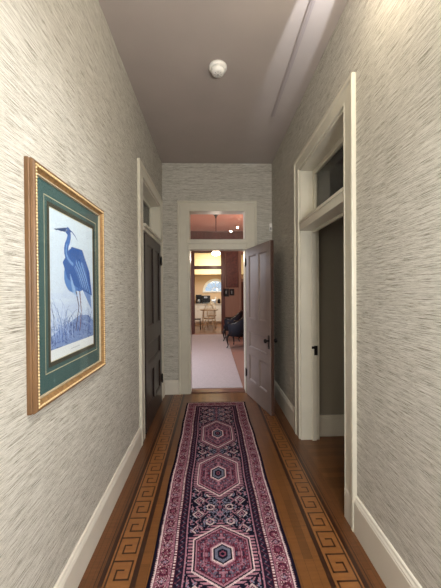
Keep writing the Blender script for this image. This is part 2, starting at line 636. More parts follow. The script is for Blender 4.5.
# strike plate on the far jamb
mb = MB().box(XR + 0.125, XR + 0.16, SY1 - 0.0175, SY1 - 0.015, 0.85, 0.945).box(XR + 0.10, XR + 0.125, SY1 - 0.022, SY1 - 0.017, 0.915, 0.94)
mb.box(XR + 0.105, XR + 0.125, SY1 - 0.002, SY1 - 0.0, 0.87, 0.90)
sp = mb.build('strike_plate', M['black'], parent=tr1)
sp.location = -tr1.location
sp['label'] = 'black iron strike plate'

# left doorway
b_ = surround('trim_2', PL, LY0, LY1, 2.66, 0.15, 0.13, 0.12, '')
bx = jamb_boxes(b_, PL, LY0, LY1, 2.66)
bx(LY0 + 0.02, LY1 - 0.02, -0.16, 0.020, 2.125, 2.185)
bx(LY0 + 0.02, LY1 - 0.02, -0.10, 0.036, 2.165, 2.195)
bx(LY0 + 0.02, LY0 + 0.035, -0.12, -0.06, 0, 2.125)
bx(LY1 - 0.035, LY1 - 0.02, -0.12, -0.06, 0, 2.125)
struct(b_.build('trim_2', M['trim'], loc=(XL, LY0, 0), bevel=0.002), 'cream painted surround of the left doorway')

# end doorway
b_ = surround('trim_3', PB, BX0, BX1, 2.68, 0.158, 0.158, 0.125, '')
bx = jamb_boxes(b_, PB, BX0, BX1, 2.68)
bx(BX0 + 0.0, BX1, -0.16, 0.022, 2.10, 2.19)
bx(BX0, BX1, -0.10, 0.032, 2.185, 2.205)
struct(b_.build('trim_3', M['trim'], loc=(0, D, 0), bevel=0.002), 'cream painted surround of the end doorway')
struct(MB().box(BX0 + 0.02, BX1 - 0.02, D + 0.02, D + 0.16, 0, 0.012).build('trim_4', M['dwood'], loc=(0, D + .1, 0), bevel=0.004), 'reddish wooden threshold')


# transom sashes
def transom(name, P, a0, a1, z0, z1, o0, o1, fw, label):
    b_ = MB()

    def bx(a, c, p, q, u, v, bb=b_):
        A, B = P(a, p, u), P(c, q, v)
        bb.box(A[0], B[0], A[1], B[1], A[2], B[2])
    bx(a0, a0 + fw, o0, o1, z0, z1)
    bx(a1 - fw, a1, o0, o1, z0, z1)
    bx(a0 + fw, a1 - fw, o0, o1, z0, z0 + fw)
    bx(a0 + fw, a1 - fw, o0, o1, z1 - fw, z1)
    L_ = P(a0, o0, z0)
    root = empty(name, L_)
    struct(root, label)
    f_ = b_.build('window_frame', M['trim'], bevel=0.003)
    g_ = MB()
    om = (o0 + o1) / 2
    bx(a0 + fw - .004, a1 - fw + .004, om - 0.002, om + 0.002, z0 + fw - .004, z1 - fw + .004, g_)
    gl = g_.build('window_pane', M['glass'])
    for q in (f_, gl):
        q.parent = root
        q.location = (-L_[0], -L_[1], -L_[2])
    return root


transom('window_1', PB, BX0 - 0.028, BX1 + 0.028, 2.20, 2.70, 0.002, 0.030, 0.045, 'transom window above the end door')
transom('window_2', PR, SY0 + 0.02, SY1, 2.175, DT - 0.02, -0.165, -0.125, 0.045, 'transom window above the right doorway')
transom('window_3', PL, LY0 + 0.02, LY1 - 0.02, 2.195, 2.64, -0.14, -0.10, 0.04, 'transom window above the dark left door')


# ------------------------------------------------------------------ five-panel doors
def panel_door(name, W, HH, T, m_face, m_edge, loc, rz, label, knob_side=1, knob_both=True, hinge_out=True):
    """local: x from hinge to free edge, y thickness, z up"""
    root = empty(name, loc, rz)
    struct(root, label)
    st, ms = 0.105, 0.085
    rails = [(0, 0.235), (0.60, 0.70), (0.925, 1.10), (HH - 0.105, HH)]
    b_ = MB()
    b_.box(0, st, 0, T, 0, HH).box(W - st, W, 0, T, 0, HH)
    for a, c in rails:
        b_.box(st, W - st, 0, T, a, c)
    mid = W / 2
    for a, c in ((0.235, 0.60), (1.10, HH - 0.105)):
        b_.box(mid - ms / 2, mid + ms / 2, 0, T, a, c)
    # wood edge
    b_.box(W, W + 0.0015, 0.001, T - 0.001, 0.001, HH - 0.001, 1)
    b_.build('door_leaf', [m_face, m_edge], parent=root, bevel=0.0025)
    cells = [(st, mid - ms / 2, 0.235, 0.60), (mid + ms / 2, W - st, 0.235, 0.60), (st, W - st, 0.70, 0.925),
             (st, mid - ms / 2, 1.10, HH - 0.105), (mid + ms / 2, W - st, 1.10, HH - 0.105)]
    for (x0, x1, z0, z1) in cells:
        p_ = MB()
        p_.box(x0, x1, T / 2 - 0.006, T / 2 + 0.006, z0, z1)
        for side in (0, 1):                       # bolection moulding and a raised field, both faces
            ys = (lambda d: d) if side == 0 else (lambda d: T - d)
            rings = [(0.0, 0.004), (0.008, 0.003), (0.020, 0.014), (0.024, 0.017)]
            vs = []
            for (ins, dep) in rings:
                vs += [(x0 + ins, ys(dep), z0 + ins), (x1 - ins, ys(dep), z0 + ins), (x1 - ins, ys(dep), z1 - ins), (x0 + ins, ys(dep), z1 - ins)]
            fs = []
            for r in range(len(rings) - 1):
                for k in range(4):
                    fs.append((r * 4 + k, r * 4 + (k + 1) % 4, (r + 1) * 4 + (k + 1) % 4, (r + 1) * 4 + k))
            p_.add(vs, fs, 0)
        p_.build('door_panel', m_face, parent=root)
    kx, kz = W - 0.055, 0.885
    sides = [(-1, 0)] + ([(1, T)] if knob_both else [])
    for sgn, y0 in sides:
        pl = MB().box(kx - 0.02, kx + 0.02, y0, y0 + sgn * 0.004, kz - 0.10, kz + 0.065)
        pl.box(kx - 0.006, kx + 0.006, y0, y0 + sgn * 0.008, kz - 0.07, kz - 0.045)
        plate = pl.build('lock_plate', M['black'], parent=root, bevel=0.001)
        kn = MB().lathe([(0.012, 0), (0.009, sgn * 0.012), (0.009, sgn * 0.03), (0.022, sgn * 0.036), (0.028, sgn * 0.048), (0.022, sgn * 0.060), (0.008, sgn * 0.064)], (kx, y0, kz), 'y')
        kn.build('door_knob', M['black'], parent=plate)
    for hz in (0.31, 1.90):
        hy = -0.008 if hinge_out else T + 0.008
        h_ = MB().lathe([(0.004, -0.062), (0.008, -0.056), (0.008, 0.056), (0.004, 0.062)], (-0.004, hy, hz), 'z', 10)
        h_.box(-0.022, 0.024, hy + 0.004, hy + 0.009, hz - 0.045, hz + 0.045)
        h_.build('hinge', M['black'], parent=root)
    return root


# end door: hinged on the right jamb, swung open into the corridor
ang = math.atan2(3.38 - 4.165, 0.688 - 0.487)
panel_door('door_1', 0.80, 2.085, 0.042, M['door_p'], M['door_edge'], (0.494, 4.158, 0.008), ang, 'mauve painted panelled door standing open beside the end doorway')
# left door: closed, hinge on the far side, face to the corridor
panel_door('door_2', 0.915, 2.105, 0.04, M['door_d'], M['door_d'], (XL - 0.02, 3.926, 0.008), -math.pi / 2, 'closed dark wooden panelled door on the left', knob_both=False, hinge_out=False)


# ------------------------------------------------------------------ runner rug (knotted pattern, one colour per knot)
def build_rug():
    cx, hw = 0.045, 0.39
    y0, y1 = 0.25, 3.856
    c = 0.0042
    nx = int(2 * hw / c)
    ny = int((y1 - y0) / c)
    xs = (np.arange(nx) + 0.5) / nx * 2 * hw - hw
    ys = y0 + (np.arange(ny) + 0.5) / ny * (y1 - y0)
    U, V = np.meshgrid(xs, ys)
    au = np.abs(U)
    rng = np.random.default_rng(4)
    NAVY, PLUM, MAR, ROSE, PINK, CREAM, GREY = [np.array(lin(q)) for q in
        ((22, 20, 38), (52, 34, 54), (98, 38, 56), (134, 76, 94), (172, 124, 138), (222, 198, 196), (128, 130, 150))]
    img = np.zeros((ny, nx, 3))

    def put(mask, colr):
        img[mask] = colr
    d_side = hw - au
    d_end = y1 - V
    d = np.minimum(d_side, d_end)
    side = d_side < d_end
    s = np.where(side, V, U + 10)
    put(d > -1, NAVY)
    # the weaver's medallions are not quite equal: centre, half length, half width
    meds = [(2.997, 0.285, 0.153), (2.337, 0.272, 0.168), (1.613, 0.202, 0.172), (1.05, 0.25, 0.17), (0.45, 0.25, 0.17)]
    hexd = np.full_like(U, 9.0)
    vv = np.zeros_like(U)
    for (mc, ml, mwid) in meds:
        hd = np.maximum(au / mwid, (np.abs(V - mc) + (ml * 0.5) * au / mwid) / ml)
        nearer = hd < hexd
        hexd = np.where(nearer, hd, hexd)
        vv = np.where(nearer, V - mc, vv)
    av = np.abs(vv)

    # --- field: mirrored lattice of rings, diamonds, hooks and blossoms
    fy = 0.125
    g = np.abs(np.mod(V - 1.905 + fy, 2 * fy) - fy)          # 0 at the diamond rows
    dg = np.abs(g - fy / 2)                                  # 0 at the ring rows
    g2 = fy / 2 - dg
    ring = np.hypot((au - 0.066) * 0.9, dg)
    put(np.abs(np.abs(au - 0.10) * 0.95 - g2 * 0.9) < 0.0055, PINK)
    put(np.abs(np.abs(au - 0.035) * 1.2 - np.abs(g2 - 0.02)) < 0.0048, GREY)
    dia = np.abs(au - 0.145) + g2
    put(dia < 0.046, NAVY)
    put((dia < 0.040) & (dia > 0.029), CREAM * .85)
    put((dia < 0.020), PINK)
    put((dia < 0.010), NAVY)
    put((np.abs(au - 0.185) < 0.006) & (dg < 0.02), PINK)
    put(ring < 0.033, NAVY)
    put((ring < 0.028) & (ring > 0.0165), CREAM * .85)
    put(ring < 0.008, PINK)
    put(np.abs(np.hypot(au - 0.066, dg) - 0.040) < 0.0045 * (np.sin(np.arctan2(dg, au - .066) * 5) > 0), GREY)
    bl = np.hypot(au, g2 * 0.9)
    put(bl < 0.020, PINK)
    put(bl < 0.012, MAR)
    put(np.hypot(au, dg) < 0.014, ROSE)
    put((au < 0.004) & (dg > 0.014), PINK)
    # --- hexagon medallions
    comb = (hexd > 1.0) & (hexd < 1.16)
    put(comb, NAVY)
    put(comb & (np.mod(vv, 0.021) < 0.0125) & (hexd < 1.13), PINK)
    put((hexd <= 1.0), CREAM)
    put((hexd <= 0.945), NAVY)
    put((hexd <= 0.905), PINK)
    put((hexd <= 0.85), MAR)
    put((hexd <= 0.81), ROSE * 0.8 + MAR * 0.2)
    inn = hexd <= 0.81
    th = np.arctan2(av, au + 1e-6)
    rr = np.sqrt(au ** 2 + (av * 0.72) ** 2)
    pet = np.sin(th * 8) * np.sin(rr * 150)
    put(inn & (pet > 0.35), MAR)
    put(inn & (pet < -0.5), PLUM)
    pet2 = np.sin(au * 210 + 1) * np.sin(av * 160)
    put(inn & (pet2 > 0.62) & (hexd > 0.45), PINK)
    put(inn & (pet2 < -0.72) & (hexd > 0.45), GREY * 0.6 + PLUM * 0.4)
    put(inn & (np.abs(hexd - 0.62) < 0.018), PINK * 0.9)
    put((hexd < 0.40) & inn, PINK)
    put((au < 0.012) & (hexd < 0.58), PINK)
    put((hexd < 0.36), CREAM)
    put((hexd < 0.31), NAVY)
    put((hexd < 0.26), GREY * 0.75)
    put((hexd < 0.17), NAVY)
    put((hexd < 0.10), ROSE)
    put((hexd < 0.05), NAVY)
    # --- field's own end: arch above the last medallion
    def blotch(k, seed, thr):
        g_ = np.random.default_rng(seed)
        n1, n2 = ny // k + 2, nx // (2 * k) + 3
        B_ = g_.random((n1, n2))
        # mirror along the medallion axis and across its centre
        iu = np.minimum((au / (c * k)).astype(int), n2 - 1)
        iv = np.minimum((av / (c * k)).astype(int), n1 - 1)
        return B_[iv, iu] < thr
    body = inn & (hexd > 0.40)
    put(body & blotch(3, 1, .16), PLUM)
    put(body & blotch(3, 2, .14), PINK * .85)
    put(body & blotch(2, 3, .14), GREY * .5 + PLUM * .3)
    put(body & blotch(2, 5, .12), MAR)
    fld = hexd > 1.16
    put(fld & blotch(3, 7, .12), NAVY)
    put(fld & blotch(2, 8, .10), PINK * .9)
    put(fld & blotch(2, 9, .08), GREY)
    # --- inner stripes
    put(d < 0.186, PINK)
    put(d < 0.178, NAVY * 0.6 + PLUM * 0.4)
    zz = np.abs(np.mod(s, 0.036) - 0.018)
    put((d < 0.172) & (d > 0.138) & (np.abs((d - 0.155) - (zz - 0.009) * 1.2) < 0.0035), ROSE * 0.7)
    put((d < 0.172) & (d > 0.138) & (np.hypot(d - 0.155, np.mod(s + .009, 0.036) - 0.018) < 0.005), GREY * 0.7)
    put(d < 0.134, MAR)
    put((d < 0.131) & (d > 0.117) & (np.mod(s, 0.016) < 0.0095), CREAM)
    put(d < 0.116, PLUM)
    # --- main border
    put(d < 0.112, ROSE * 0.45 + PINK * 0.55)
    q = 0.105
    sa = np.mod(s, q) - q / 2
    sb = np.mod(s + q / 2, q) - q / 2
    dd = d - 0.072
    put((d < 0.112) & (d > 0.034) & (np.hypot(dd, sa) < 0.027), MAR)
    put((d < 0.112) & (d > 0.034) & (np.hypot(dd, sa) < 0.014), ROSE)
    put((d < 0.112) & (d > 0.034) & (np.abs(np.hypot(dd, sa) - 0.0185) < 0.003) & (np.mod(np.arctan2(dd, sa) * 4 / np.pi, 1) < .5), PLUM)
    put((d < 0.112) & (d > 0.034) & (np.abs(dd) * 0.8 + np.abs(sb) < 0.021), PLUM)
    put((d < 0.112) & (d > 0.034) & (np.abs(dd) * 0.8 + np.abs(sb) < 0.013), PINK)
    put((d < 0.112) & (d > 0.034) & (np.abs(dd) * 0.8 + np.abs(sb) < 0.007), GREY)
    sc_ = np.mod(s, q / 2) - q / 4
    put((d < 0.112) & (d > 0.034) & (np.hypot(np.abs(dd) - 0.022, sc_) < 0.0085), MAR)
    put((d < 0.112) & (d > 0.034) & (np.hypot(np.abs(dd) - 0.022, sc_) < 0.0035), CREAM)
    put((d < 0.036), MAR)
    put((d < 0.034) & (d > 0.020), CREAM)
    put((d < 0.026) & (d > 0.018) & (np.mod(s, 0.012) < 0.006), NAVY)
    put(d < 0.018, NAVY)
    brd = (d < 0.110) & (d > 0.038)
    put(brd & (rng.random((ny, nx)) < .10), MAR)
    put(brd & (rng.random((ny, nx)) < .08), CREAM * .8)
    # worn wool variation (abrash): per row and per knot
    row = 1 + 0.05 * np.sin(ys * 9) + 0.04 * rng.standard_normal(ny)
    img *= row[:, None, None]
    img *= (1 + 0.16 * rng.standard_normal((ny, nx)))[:, :, None]
    img = np.clip(img * np.array([0.80, 0.78, 0.80]), 0.002, 0.9)
    # mesh: top grid plus a skirt
    gx = cx + np.linspace(-hw, hw, nx + 1)
    gy = np.linspace(y0, y1, ny + 1)
    GX, GY = np.meshgrid(gx, gy)
    GX = GX + 0.0035 * np.sin(GY * 5.0) + 0.002 * np.sin(GY * 13)
    edge = np.minimum(np.minimum(np.arange(nx + 1)[None, :], (nx - np.arange(nx + 1))[None, :]), np.minimum((ny - np.arange(ny + 1))[:, None], np.arange(ny + 1)[:, None]))
    GZ = np.where(edge == 0, 0.0015, np.where(edge == 1, 0.006, 0.0075))
    co = np.stack([GX - cx, GY - y0, GZ], -1).reshape(-1, 3)
    me = bpy.data.meshes.new('runner_rug')
    i0 = (np.arange(ny)[:, None] * (nx + 1) + np.arange(nx)[None, :]).reshape(-1)
    quads = np.stack([i0, i0 + 1, i0 + nx + 2, i0 + nx + 1], -1)
    nf = len(quads)
    me.vertices.add(len(co))
    me.vertices.foreach_set('co', co.reshape(-1))
    me.loops.add(nf * 4)
    me.loops.foreach_set('vertex_index', quads.reshape(-1))
    me.polygons.add(nf)
    me.polygons.foreach_set('loop_start', np.arange(nf) * 4)
    me.polygons.foreach_set('loop_total', np.full(nf, 4))
    me.update(calc_edges=True)
    at = me.color_attributes.new('Col', 'FLOAT_COLOR', 'CORNER')
    rgba = np.concatenate([img.reshape(-1, 3), np.ones((nf, 1))], 1)
    at.data.foreach_set('color', np.repeat(rgba, 4, 0).reshape(-1))
    me.materials.append(attr_mat('rug_wool', 0.95, 0.5, 500, 0.1))
    o = bpy.data.objects.new('runner_rug', me)
    col.objects.link(o)
    o.location = (cx, y0, 0.0012)
    tag(o, 'long knotted runner with hexagon medallions in navy, rose and cream on the parquet', 'rug')
    fr = MB()
    rr_ = random.Random(3)
    for k in range(120):
        x = -hw + 0.006 + k * (2 * hw - 0.012) / 119
        fr.tube([(x, y1 - y0 - 0.002, 0.004), (x + rr_.uniform(-.002, .002), y1 - y0 + 0.012, 0.002), (x + rr_.uniform(-.005, .005), y1 - y0 + 0.024, 0.001)], 0.0013, 4)
    f = fr.build('fringe', M['linen'], parent=o)
    f['kind'] = 'stuff'


build_rug()


# ------------------------------------------------------------------ framed picture on the left wall
def grid_paint(name, img, P, parent, material):
    """img[row(bottom first), col] colours on a flat grid; P(u,v)->xyz local, u,v in 0..1"""
    ny, nx = img.shape[:2]
    us = np.linspace(0, 1, nx + 1)
    vs = np.linspace(0, 1, ny + 1)
    co = np.array([P(u, v) for v in vs for u in us])
    i0 = (np.arange(ny)[:, None] * (nx + 1) + np.arange(nx)[None, :]).reshape(-1)
    quads = np.stack([i0, i0 + 1, i0 + nx + 2, i0 + nx + 1], -1)
    nf = len(quads)
    me = bpy.data.meshes.new(name)
    me.vertices.add(len(co))
    me.vertices.foreach_set('co', co.reshape(-1))
    me.loops.add(nf * 4)
    me.loops.foreach_set('vertex_index', quads.reshape(-1))
    me.polygons.add(nf)
    me.polygons.foreach_set('loop_start', np.arange(nf) * 4)
    me.polygons.foreach_set('loop_total', np.full(nf, 4))
    me.update(calc_edges=True)
    at = me.color_attributes.new('Col', 'FLOAT_COLOR', 'CORNER')
    rgba = np.concatenate([img.reshape(-1, 3), np.ones((nf, 1))], 1)
    at.data.foreach_set('color', np.repeat(rgba, 4, 0).reshape(-1))
    me.materials.append(material)
    o = bpy.data.objects.new(name, me)
    col.objects.link(o)
    o.parent = parent
    return o


def bird_print():
    """a plain blue wading bird among blue reeds, drawn for this scene"""
    W_, H_ = 0.447, 0.67
    c = 0.003
    nx, ny = int(W_ / c), int(H_ / c)
    X, Y = np.meshgrid((np.arange(nx) + .5) / nx, (np.arange(ny) + .5) / ny)
    asp = W_ / H_
    img = np.zeros((ny, nx, 3))
    top, bot = np.array(lin((214, 228, 240))), np.array(lin((196, 210, 232)))
    img[:] = bot + (top - bot) * Y[:, :, None]
    rng = random.Random(11)

    def C(*q):
        return np.array(lin(q))

    def poly(pts, colr, alpha=1.0):
        ins = np.zeros_like(X, bool)
        n = len(pts)
        for i in range(n):
            x1, y1 = pts[i]
            x2, y2 = pts[(i + 1) % n]
            cond = ((y1 > Y) != (y2 > Y)) & (X < (x2 - x1) * (Y - y1) / (y2 - y1 + 1e-9) + x1)
            ins ^= cond
        img[ins] = img[ins] * (1 - alpha) + colr * alpha

    def ell(cx, cy, rx, ry, ang, colr, alpha=1.0):
        ca, sa = math.cos(ang), math.sin(ang)
        dx, dy = (X - cx) * asp, (Y - cy)
        p, q = dx * ca + dy * sa, -dx * sa + dy * ca
        m_ = (p / rx) ** 2 + (q / ry) ** 2 < 1
        img[m_] = img[m_] * (1 - alpha) + colr * alpha

    def stroke(pts, w0, w1, colr, alpha=1.0, n=26):
        P_ = []
        for i in range(n + 1):
            t = i / n
            if len(pts) == 3:
                a, b, d = pts
                P_.append(((1 - t) ** 2 * a[0] + 2 * t * (1 - t) * b[0] + t * t * d[0], (1 - t) ** 2 * a[1] + 2 * t * (1 - t) * b[1] + t * t * d[1]))
            else:
                a, b = pts
                P_.append((a[0] + (b[0] - a[0]) * t, a[1] + (b[1] - a[1]) * t))
        m_ = np.zeros_like(X, bool)
        for i in range(n):
            ax, ay = P_[i][0] * asp, P_[i][1]
            bx_, by = P_[i + 1][0] * asp, P_[i + 1][1]
            r = w0 + (w1 - w0) * i / n
            dx, dy = bx_ - ax, by - ay
            L2 = dx * dx + dy * dy + 1e-12
            t = np.clip(((X * asp - ax) * dx + (Y - ay) * dy) / L2, 0, 1)
            m_ |= np.hypot(X * asp - ax - t * dx, Y - ay - t * dy) < r
        img[m_] = img[m_] * (1 - alpha) + colr * alpha

    # soft wash behind
    for k in range(16):
        ell(rng.uniform(0, 1), rng.uniform(.1, .5), rng.uniform(.08, .2), rng.uniform(.02, .05), 0, C(184, 200, 230), .3)
    # ground of tangled reeds
    poly([(0, .07), (1, .07), (1, .20), (.85, .26), (.62, .27), (.45, .24), (.2, .20), (0, .16)], C(112, 136, 186), .9)
    for k in range(150):
        x = rng.uniform(0, 1)
        y = rng.uniform(.07, .24)
        stroke([(x, y), (x + rng.uniform(-.12, .12), y + rng.uniform(-.02, .05))], .0025, .0015, rng.choice([C(66, 90, 148), C(150, 172, 214), C(88, 112, 168), C(46, 66, 120)]), .8, 3)
    for k in range(64):
        x = rng.gauss(.26, .17) if k % 3 else rng.uniform(.6, 1)
        hgt = rng.uniform(.10, .30) * (1 if x < .5 else .75)
        ln = rng.uniform(-.26, .26)
        stroke([(x, .09 + rng.uniform(0, .08)), (x + ln * .2, .12 + hgt * .8), (x + ln, .12 + hgt)], .0035, .001, rng.choice([C(74, 104, 166), C(128, 154, 206), C(176, 194, 228), C(58, 80, 136)]), .85, 10)
    # legs
    leg = C(84, 74, 96)
    stroke([(.52, .48), (.60, .34)], .008, .006, leg)
    stroke([(.60, .34), (.52, .16)], .006, .006, leg)
    stroke([(.62, .48), (.66, .30)], .008, .006, C(120, 84, 96))
    stroke([(.66, .30), (.62, .15)], .006, .006, C(120, 84, 96))
    # tail and far wing
    poly([(.62, .52), (.86, .36), (.95, .30), (.93, .42), (.84, .62), (.70, .70)], C(120, 150, 204))
    # body
    ell(.56, .62, .19, .15, -.55, C(70, 112, 178))
    ell(.46, .57, .13, .12, 0, C(92, 134, 196))
    # folded wing with feather rows
    poly([(.24, .66), (.44, .79), (.70, .79), (.90, .62), (.97, .42), (.78, .45), (.54, .49), (.34, .55)], C(58, 98, 166))
    for k in range(13):
        t = k / 12
        stroke([(.40 + .30 * t, .70 - .02 * t), (.56 + .26 * t, .62 - .06 * t), (.66 + .26 * t, .50 - .06 * t)], .008, .003, [C(104, 146, 206), C(44, 80, 148), C(140, 176, 222)][k % 3], .85, 10)
    for k in range(10):
        t = k / 9
        stroke([(.40 + .1 * t, .58 - .1 * t), (.42 + .1 * t, .52 - .1 * t), (.46 + .12 * t, .44 - .02 * t)], .006, .002, C(150, 182, 224), .8, 8)
    # neck rising to the left, head level, long bill
    stroke([(.48, .68), (.26, .70), (.34, .80)], .040, .026, C(64, 104, 172))
    stroke([(.34, .80), (.42, .87), (.36, .90)], .026, .024, C(72, 114, 182))
    stroke([(.46, .66), (.27, .70), (.33, .79)], .012, .006, C(130, 168, 218), .8)
    ell(.36, .895, .036, .026, .15, C(60, 98, 166))
    poly([(.32, .915), (.30, .880), (.06, .868)], C(54, 76, 120))
    stroke([(.40, .905), (.50, .90), (.58, .85)], .006, .002, C(52, 86, 150))
    ell(.335, .90, .006, .006, 0, C(230, 220, 170))
    ell(.335, .90, .003, .003, 0, C(16, 18, 30))
    # ink tooth and paper margin
    r2 = np.random.default_rng(2)
    img *= (1 + .05 * r2.standard_normal((ny, nx)))[:, :, None]
    mg = (Y < .07)
    img[mg] = np.array(lin((226, 230, 232)))
    img[(Y > .03) & (Y < .036) & (X > .40) & (X < .62)] = np.array(lin((170, 174, 182)))
    return np.clip(img, 0.003, .9)


def build_picture():
    y0, y1, z0, z1 = 1.117, 1.846, 1.022, 2.008
    L_ = (XL, (y0 + y1) / 2, z0)
    root = empty('framed_picture', L_)
    tag(root, 'gilt framed print of a blue wading bird, green mat, hung on the left wall', 'picture')
    cy = L_[1]
    W_, H_ = y1 - y0, z1 - z0

    def loop(b_, prof, mi, off=0.0):
        n = len(prof)
        cs = []
        for (w_, d_) in prof:
            w_ += off
            cs.append([(d_, -W_ / 2 + w_, w_), (d_, W_ / 2 - w_, w_), (d_, W_ / 2 - w_, H_ - w_), (d_, -W_ / 2 + w_, H_ - w_)])
        vs = [p for ring in cs for p in ring]
        fs = []
        for i in range(n - 1):
            for k in range(4):
                fs.append((i * 4 + k, i * 4 + (k + 1) % 4, (i + 1) * 4 + (k + 1) % 4, (i + 1) * 4 + k))
        b_.add(vs, fs, mi)

    b_ = MB()
    loop(b_, [(0, 0.001), (0, 0.016), (0.003, 0.019), (0.002, 0.024), (0.005, 0.031), (0.010, 0.036), (0.015, 0.036)], 0)
    loop(b_, [(0.015, 0.036), (0.018, 0.032), (0.026, 0.032), (0.032, 0.026), (0.042, 0.020)], 1)
    loop(b_, [(0.042, 0.020), (0.045, 0.022), (0.048, 0.022), (0.050, 0.012), (0.050, 0.004)], 2)
    b_.build('picture_frame', [M['wood_fr'], M['gold'], M['linen']], parent=root)
    # rope bead round the frame
    b_ = MB()
    w_ = 0.021
    per_y, per_z = W_ - 2 * w_, H_ - 2 * w_
    n1, n2 = int(per_y / 0.0125), int(per_z / 0.0125)
    for k in range(n1 + 1):
        yy = -W_ / 2 + w_ + k * per_y / n1
        for zz in (w_, H_ - w_):
            b_.ball((0.034, yy, zz), 0.0052, 6, 4, sc=(1, 1.1, 1))
    for k in range(1, n2):
        zz = w_ + k * per_z / n2
        for yy in (-W_ / 2 + w_, W_ / 2 - w_):
            b_.ball((0.034, yy, zz), 0.0052, 6, 4, sc=(1, 1, 1.1))
    b_.build('rope_bead', M['gold_l'], parent=root)
    # mats
    px0, px1, pz0, pz1 = 1.268 - cy, 1.715 - cy, 1.19 - z0, 1.86 - z0
    b_ = MB()

    def ring(a, c, x_, mi):
        """a: inset rectangle outer, c: inner (y0,y1,z0,z1)"""
        o_ = [(x_, a[0], a[2]), (x_, a[1], a[2]), (x_, a[1], a[3]), (x_, a[0], a[3])]
        i_ = [(x_, c[0], c[2]), (x_, c[1], c[2]), (x_, c[1], c[3]), (x_, c[0], c[3])]
        b_.add(o_ + i_, [(k, (k + 1) % 4, 4 + (k + 1) % 4, 4 + k) for k in range(4)], mi)

    def grow(g):
        return (px0 - g, px1 + g, pz0 - g, pz1 + g)
    ring((-W_ / 2 + .048, W_ / 2 - .048, .048, H_ - .048), grow(.045), 0.0125, 0)
    ring(grow(.045), grow(.041), 0.0122, 1)
    ring(grow(.041), grow(.022), 0.0120, 0)
    ring(grow(.022), grow(.003), 0.0110, 2)
    ring(grow(.003), grow(0), 0.0108, 1)
    b_.build('mat_board', [M['mat_green'], M['cream'], M['mat_olive']], parent=root)
    grid_paint('art_print', bird_print(), lambda u, v: (0.0100, px0 + (px1 - px0) * u, pz0 + (pz1 - pz0) * v), root, attr_mat('print_ink', 0.6))
    MB().box(0.0135, 0.0155, -W_ / 2 + .048, W_ / 2 - .048, .048, H_ - .048).build('picture_glass', M['pic_glass'], parent=root)
    MB().box(0.001, 0.008, -W_ / 2 + .01, W_ / 2 - .01, .01, H_ - .01).build('backing_board', M['mat_olive'], parent=root)


build_picture()

# ------------------------------------------------------------------ ceiling fixtures
root = empty('smoke_detector', (0.063, 2.40, H))
tag(root, 'round white smoke detector on the corridor ceiling', 'smoke detector')
MB().lathe([(0.075, 0), (0.076, -0.012), (0.070, -0.022), (0.058, -0.026)], (0, 0, 0), 'z', 32).build('mounting_base', M['white_pl'], parent=root)
hd = MB().lathe([(0.057, -0.024), (0.056, -0.040), (0.050, -0.054), (0.036, -0.062), (0.012, -0.064)], (0, 0, 0), 'z', 32).build('sensor_head', M['white_pl'], parent=root)
mb = MB()
for k in range(8):
    a = 2 * math.pi * k / 8
    mb.box(-0.008, 0.008, -0.0015, 0.0015, -0.0675, -0.0645)
    for i in range(8):
        x, y, z = mb.v[-8 + i]
        x += 0.026
        mb.v[-8 + i] = (x * math.cos(a) - y * math.sin(a), x * math.sin(a) + y * math.cos(a), z + 0.004)
mb.lathe([(0.007, -0.062), (0.007, -0.067)], (0, 0, 0), 'z', 12)
mb.build('vent_slots', M['grey_pl'], parent=hd)

# painted raceway running along the ceiling to the lamp
mb = MB().box(0.640, 0.676, 1.30, 3.05, H - 0.010, H - 0.001).box(0.652, 0.664, 1.30, 3.05, H - 0.014, H - 0.010)
tag(mb.build('ceiling_raceway', M['track'], loc=(0.658, 2.2, H), bevel=0.002), 'thin grey cable raceway running along the ceiling by the right wall', 'raceway')
# two-bulb ceiling lamp out of frame above the camera, mirrored in the end transom
root = empty('ceiling_lamp', (0.575, 0.985, H))
tag(root, 'two-bulb ceiling lamp above the camera, seen mirrored in the end transom', 'ceiling lamp')
MB().lathe([(0.07, 0), (0.07, -0.015), (0.05, -0.03), (0.012, -0.035)], (0, 0, 0), 'z', 24).build('canopy', M['metal'], parent=root)
for bx_ in BULBS:
    dx, dy = bx_[0] - 0.575, bx_[1] - 0.985
    MB().tube([(0, 0, -0.03), (dx * .5, dy * .5, -0.09), (dx, dy, -0.14), (dx, dy, -0.20)], 0.008, 8).build('arm', M['metal'], parent=root)
    so = MB().lathe([(0.014, -0.19), (0.02, -0.20), (0.02, -0.245), (0.016, -0.25)], (dx, dy, 0), 'z', 14).build('socket', M['metal'], parent=root)
    MB().ball((dx, dy, -0.28), 0.032, 14, 10).build('bulb', M['bulb'], parent=so)

root = empty('added_spotlight', (0.72, 1.06, H))  # body added out of view to house the ceiling streak's spot
tag(root, 'small swivel spotlight added out of frame for the pale ceiling streak, at the near end of the ceiling raceway', 'spotlight')
MB().lathe([(0.03, 0), (0.03, -0.012), (0.008, -0.02), (0.008, -0.105)], (0, 0, 0), 'z', 16).build('bracket', M['white_pl'], parent=root)
MB().lathe([(0.018, -0.07), (0.028, -0.05), (0.028, 0.02), (0.024, 0.025)], (0, 0, -0.13), 'y', 18).build('lamp_head', M['white_pl'], parent=root)

# alarm sensor in the corner above the open door
root = empty('motion_sensor', (0.862, D, 2.36))
tag(root, 'small white alarm sensor high in the corner above the open door', 'sensor')
MB().box(-0.02, 0.02, -0.035, 0, 0, 0.115).build('housing', M['white_pl'], parent=root, bevel=0.006)
MB().box(-0.013, 0.013, -0.037, -0.034, 0.02, 0.055).build('lens', M['grey_pl'], parent=root, bevel=0.001)

